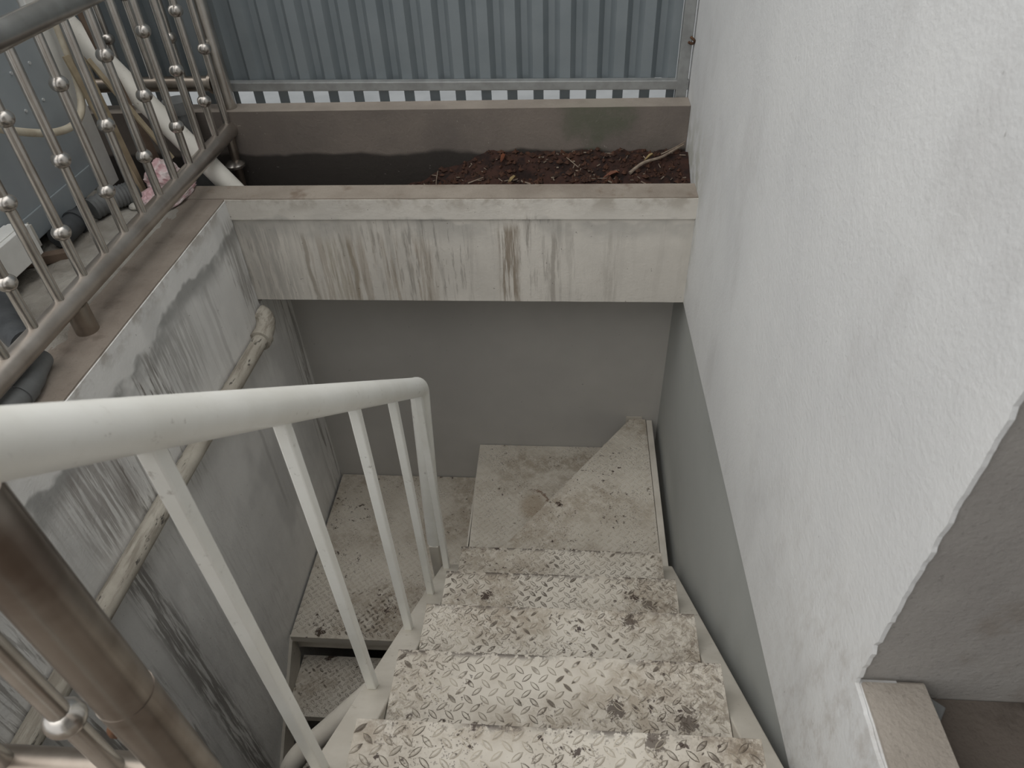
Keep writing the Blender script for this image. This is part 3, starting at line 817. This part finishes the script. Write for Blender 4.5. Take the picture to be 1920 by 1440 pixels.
# ribbed drain hose on the floor, dark pipes near the ledge
def ribbed(pts, r, n=12):
    P = bez(pts, n); R = [r*(1.0 if i % 2 else .9) for i in range(len(P))]
    return MB().tube(P, R, 18)
o = obj('ribbed_hose', ribbed([(-1.425, 1.866, .038), (-1.39, 1.925, .042), (-1.36, 1.965, .040), (-1.345, 1.985, .038)], .034, 9), M['greypipe'], smooth=True)
tag(o, 'thick grey ribbed hose lying on the screed below the battens', 'hose')
hs = thing('drain_elbow', (-1.43, 1.79, 0), 'dark grey pipe end with a collar below the cabinet', 'pipe')
obj('pipe', MB().tube([(-1.438, 1.70, .034), (-1.436, 1.80, .036), (-1.434, 1.825, .036)], .031, 20), M['dark'], hs, smooth=True)
obj('collar', MB().tube([(-1.4365, 1.785, .036), (-1.436, 1.80, .036)], .036, 20), M['dark'], hs, smooth=True)
o = obj('black_pipe', MB().tube(bez([(-1.395, 1.385, .035), (-1.36, 1.335, .033), (-1.31, 1.275, .033), (-1.245, 1.225, .03)], 6), .033, 18), M['dark'], smooth=True)
tag(o, 'short black pipe lying on the screed under the railing at left edge', 'pipe')
gp = thing('grey_pipe_elbow', (-1.165, 1.10, 0), 'dark grey pipe elbow resting on the ledge under the bottom rail', 'pipe')
obj('pipe', MB().tube(bez([(-1.185, 1.175, .026), (-1.172, 1.13, .027), (-1.158, 1.09, .028), (-1.155, 1.03, .028), (-1.155, .85, .028)], 6), .0275, 20), M['greypipe'], gp, smooth=True)
obj('collar', MB().tube([(-1.1565, 1.075, .0285), (-1.155, 1.045, .0285)], .0305, 20), M['greypipe'], gp, smooth=True)
# pink bag
def crumple(mb, c, r, seed, seg=40, rings=24, zmin=0.0, rot=0.0):
    n = len(mb.v)
    def P(th, ph):
        dvec = Vector((math.sin(ph)*math.cos(th), math.sin(ph)*math.sin(th), math.cos(ph)))
        k = 1+.22*mnoise.fractal(dvec*2.2+Vector((seed, 0, 0)), .8, 2.1, 4) + .16*(mnoise.voronoi(dvec*2.6+Vector((0, seed, 0)))[0][0]-.3)
        x, y, z = dvec.x*r[0]*k, dvec.y*r[1]*k, dvec.z*r[2]*k
        ca, sa = math.cos(rot), math.sin(rot)
        return (c[0]+x*ca-y*sa, c[1]+x*sa+y*ca, max(zmin, c[2]+z))
    for i in range(1, rings):
        for s in range(seg): mb.v.append(P(2*math.pi*s/seg, math.pi*i/rings))
    t = len(mb.v); mb.v += [P(0, 0.001), P(0, math.pi-.001)]
    for i in range(rings-2):
        for s in range(seg):
            a_, b_ = n+i*seg+s, n+i*seg+(s+1) % seg
            mb.face([a_, a_+seg, b_+seg, b_])
    for s in range(seg):
        mb.face([t, n+s, n+(s+1) % seg]); e_ = n+(rings-2)*seg
        mb.face([t+1, e_+(s+1) % seg, e_+s])
mb = MB()
crumple(mb, (-1.295, 2.075, .035), (.055, .050, .052), 2.0, zmin=.004, rot=.6)
crumple(mb, (-1.268, 1.965, .022), (.05, .06, .030), 5.0, zmin=.004, rot=.3)
crumple(mb, (-1.226, 2.015, .012), (.026, .092, .016), 8.0, zmin=.004, rot=-.05)
o = obj('plastic_bag', mb, M['bag'], smooth=False)
tag(o, 'crumpled pink plastic bag on the floor behind the bottom rail', 'bag')
o = obj('plaster_crumb', MB().ball((-1.335, 1.935, .012), .018, 9, 6, .6), M['pale'])
tag(o, 'white plaster crumb lying left of the pink bag', 'debris')
# scrap in the gap by the doorway
mb = MB(); pts = [(.478, .468, .030), (.497, .472, .030), (.500, .458, .030), (.484, .432, .030)]
mb.prism([(p[0], p[1]) for p in reversed(pts)], .0285, .034, 'z')
o = obj('grey_scrap', MB().hexa([(.479,.440,.0285),(.4835,.432,.0285),(.502,.462,.0285),(.482,.474,.0285),(.479,.440,.036),(.4855,.433,.034),(.504,.461,.046),(.482,.474,.052)]), M['greypipe'], bevel=.002)
tag(o, 'small grey scrap of plastic in the corner beside the doorway sill', 'debris')
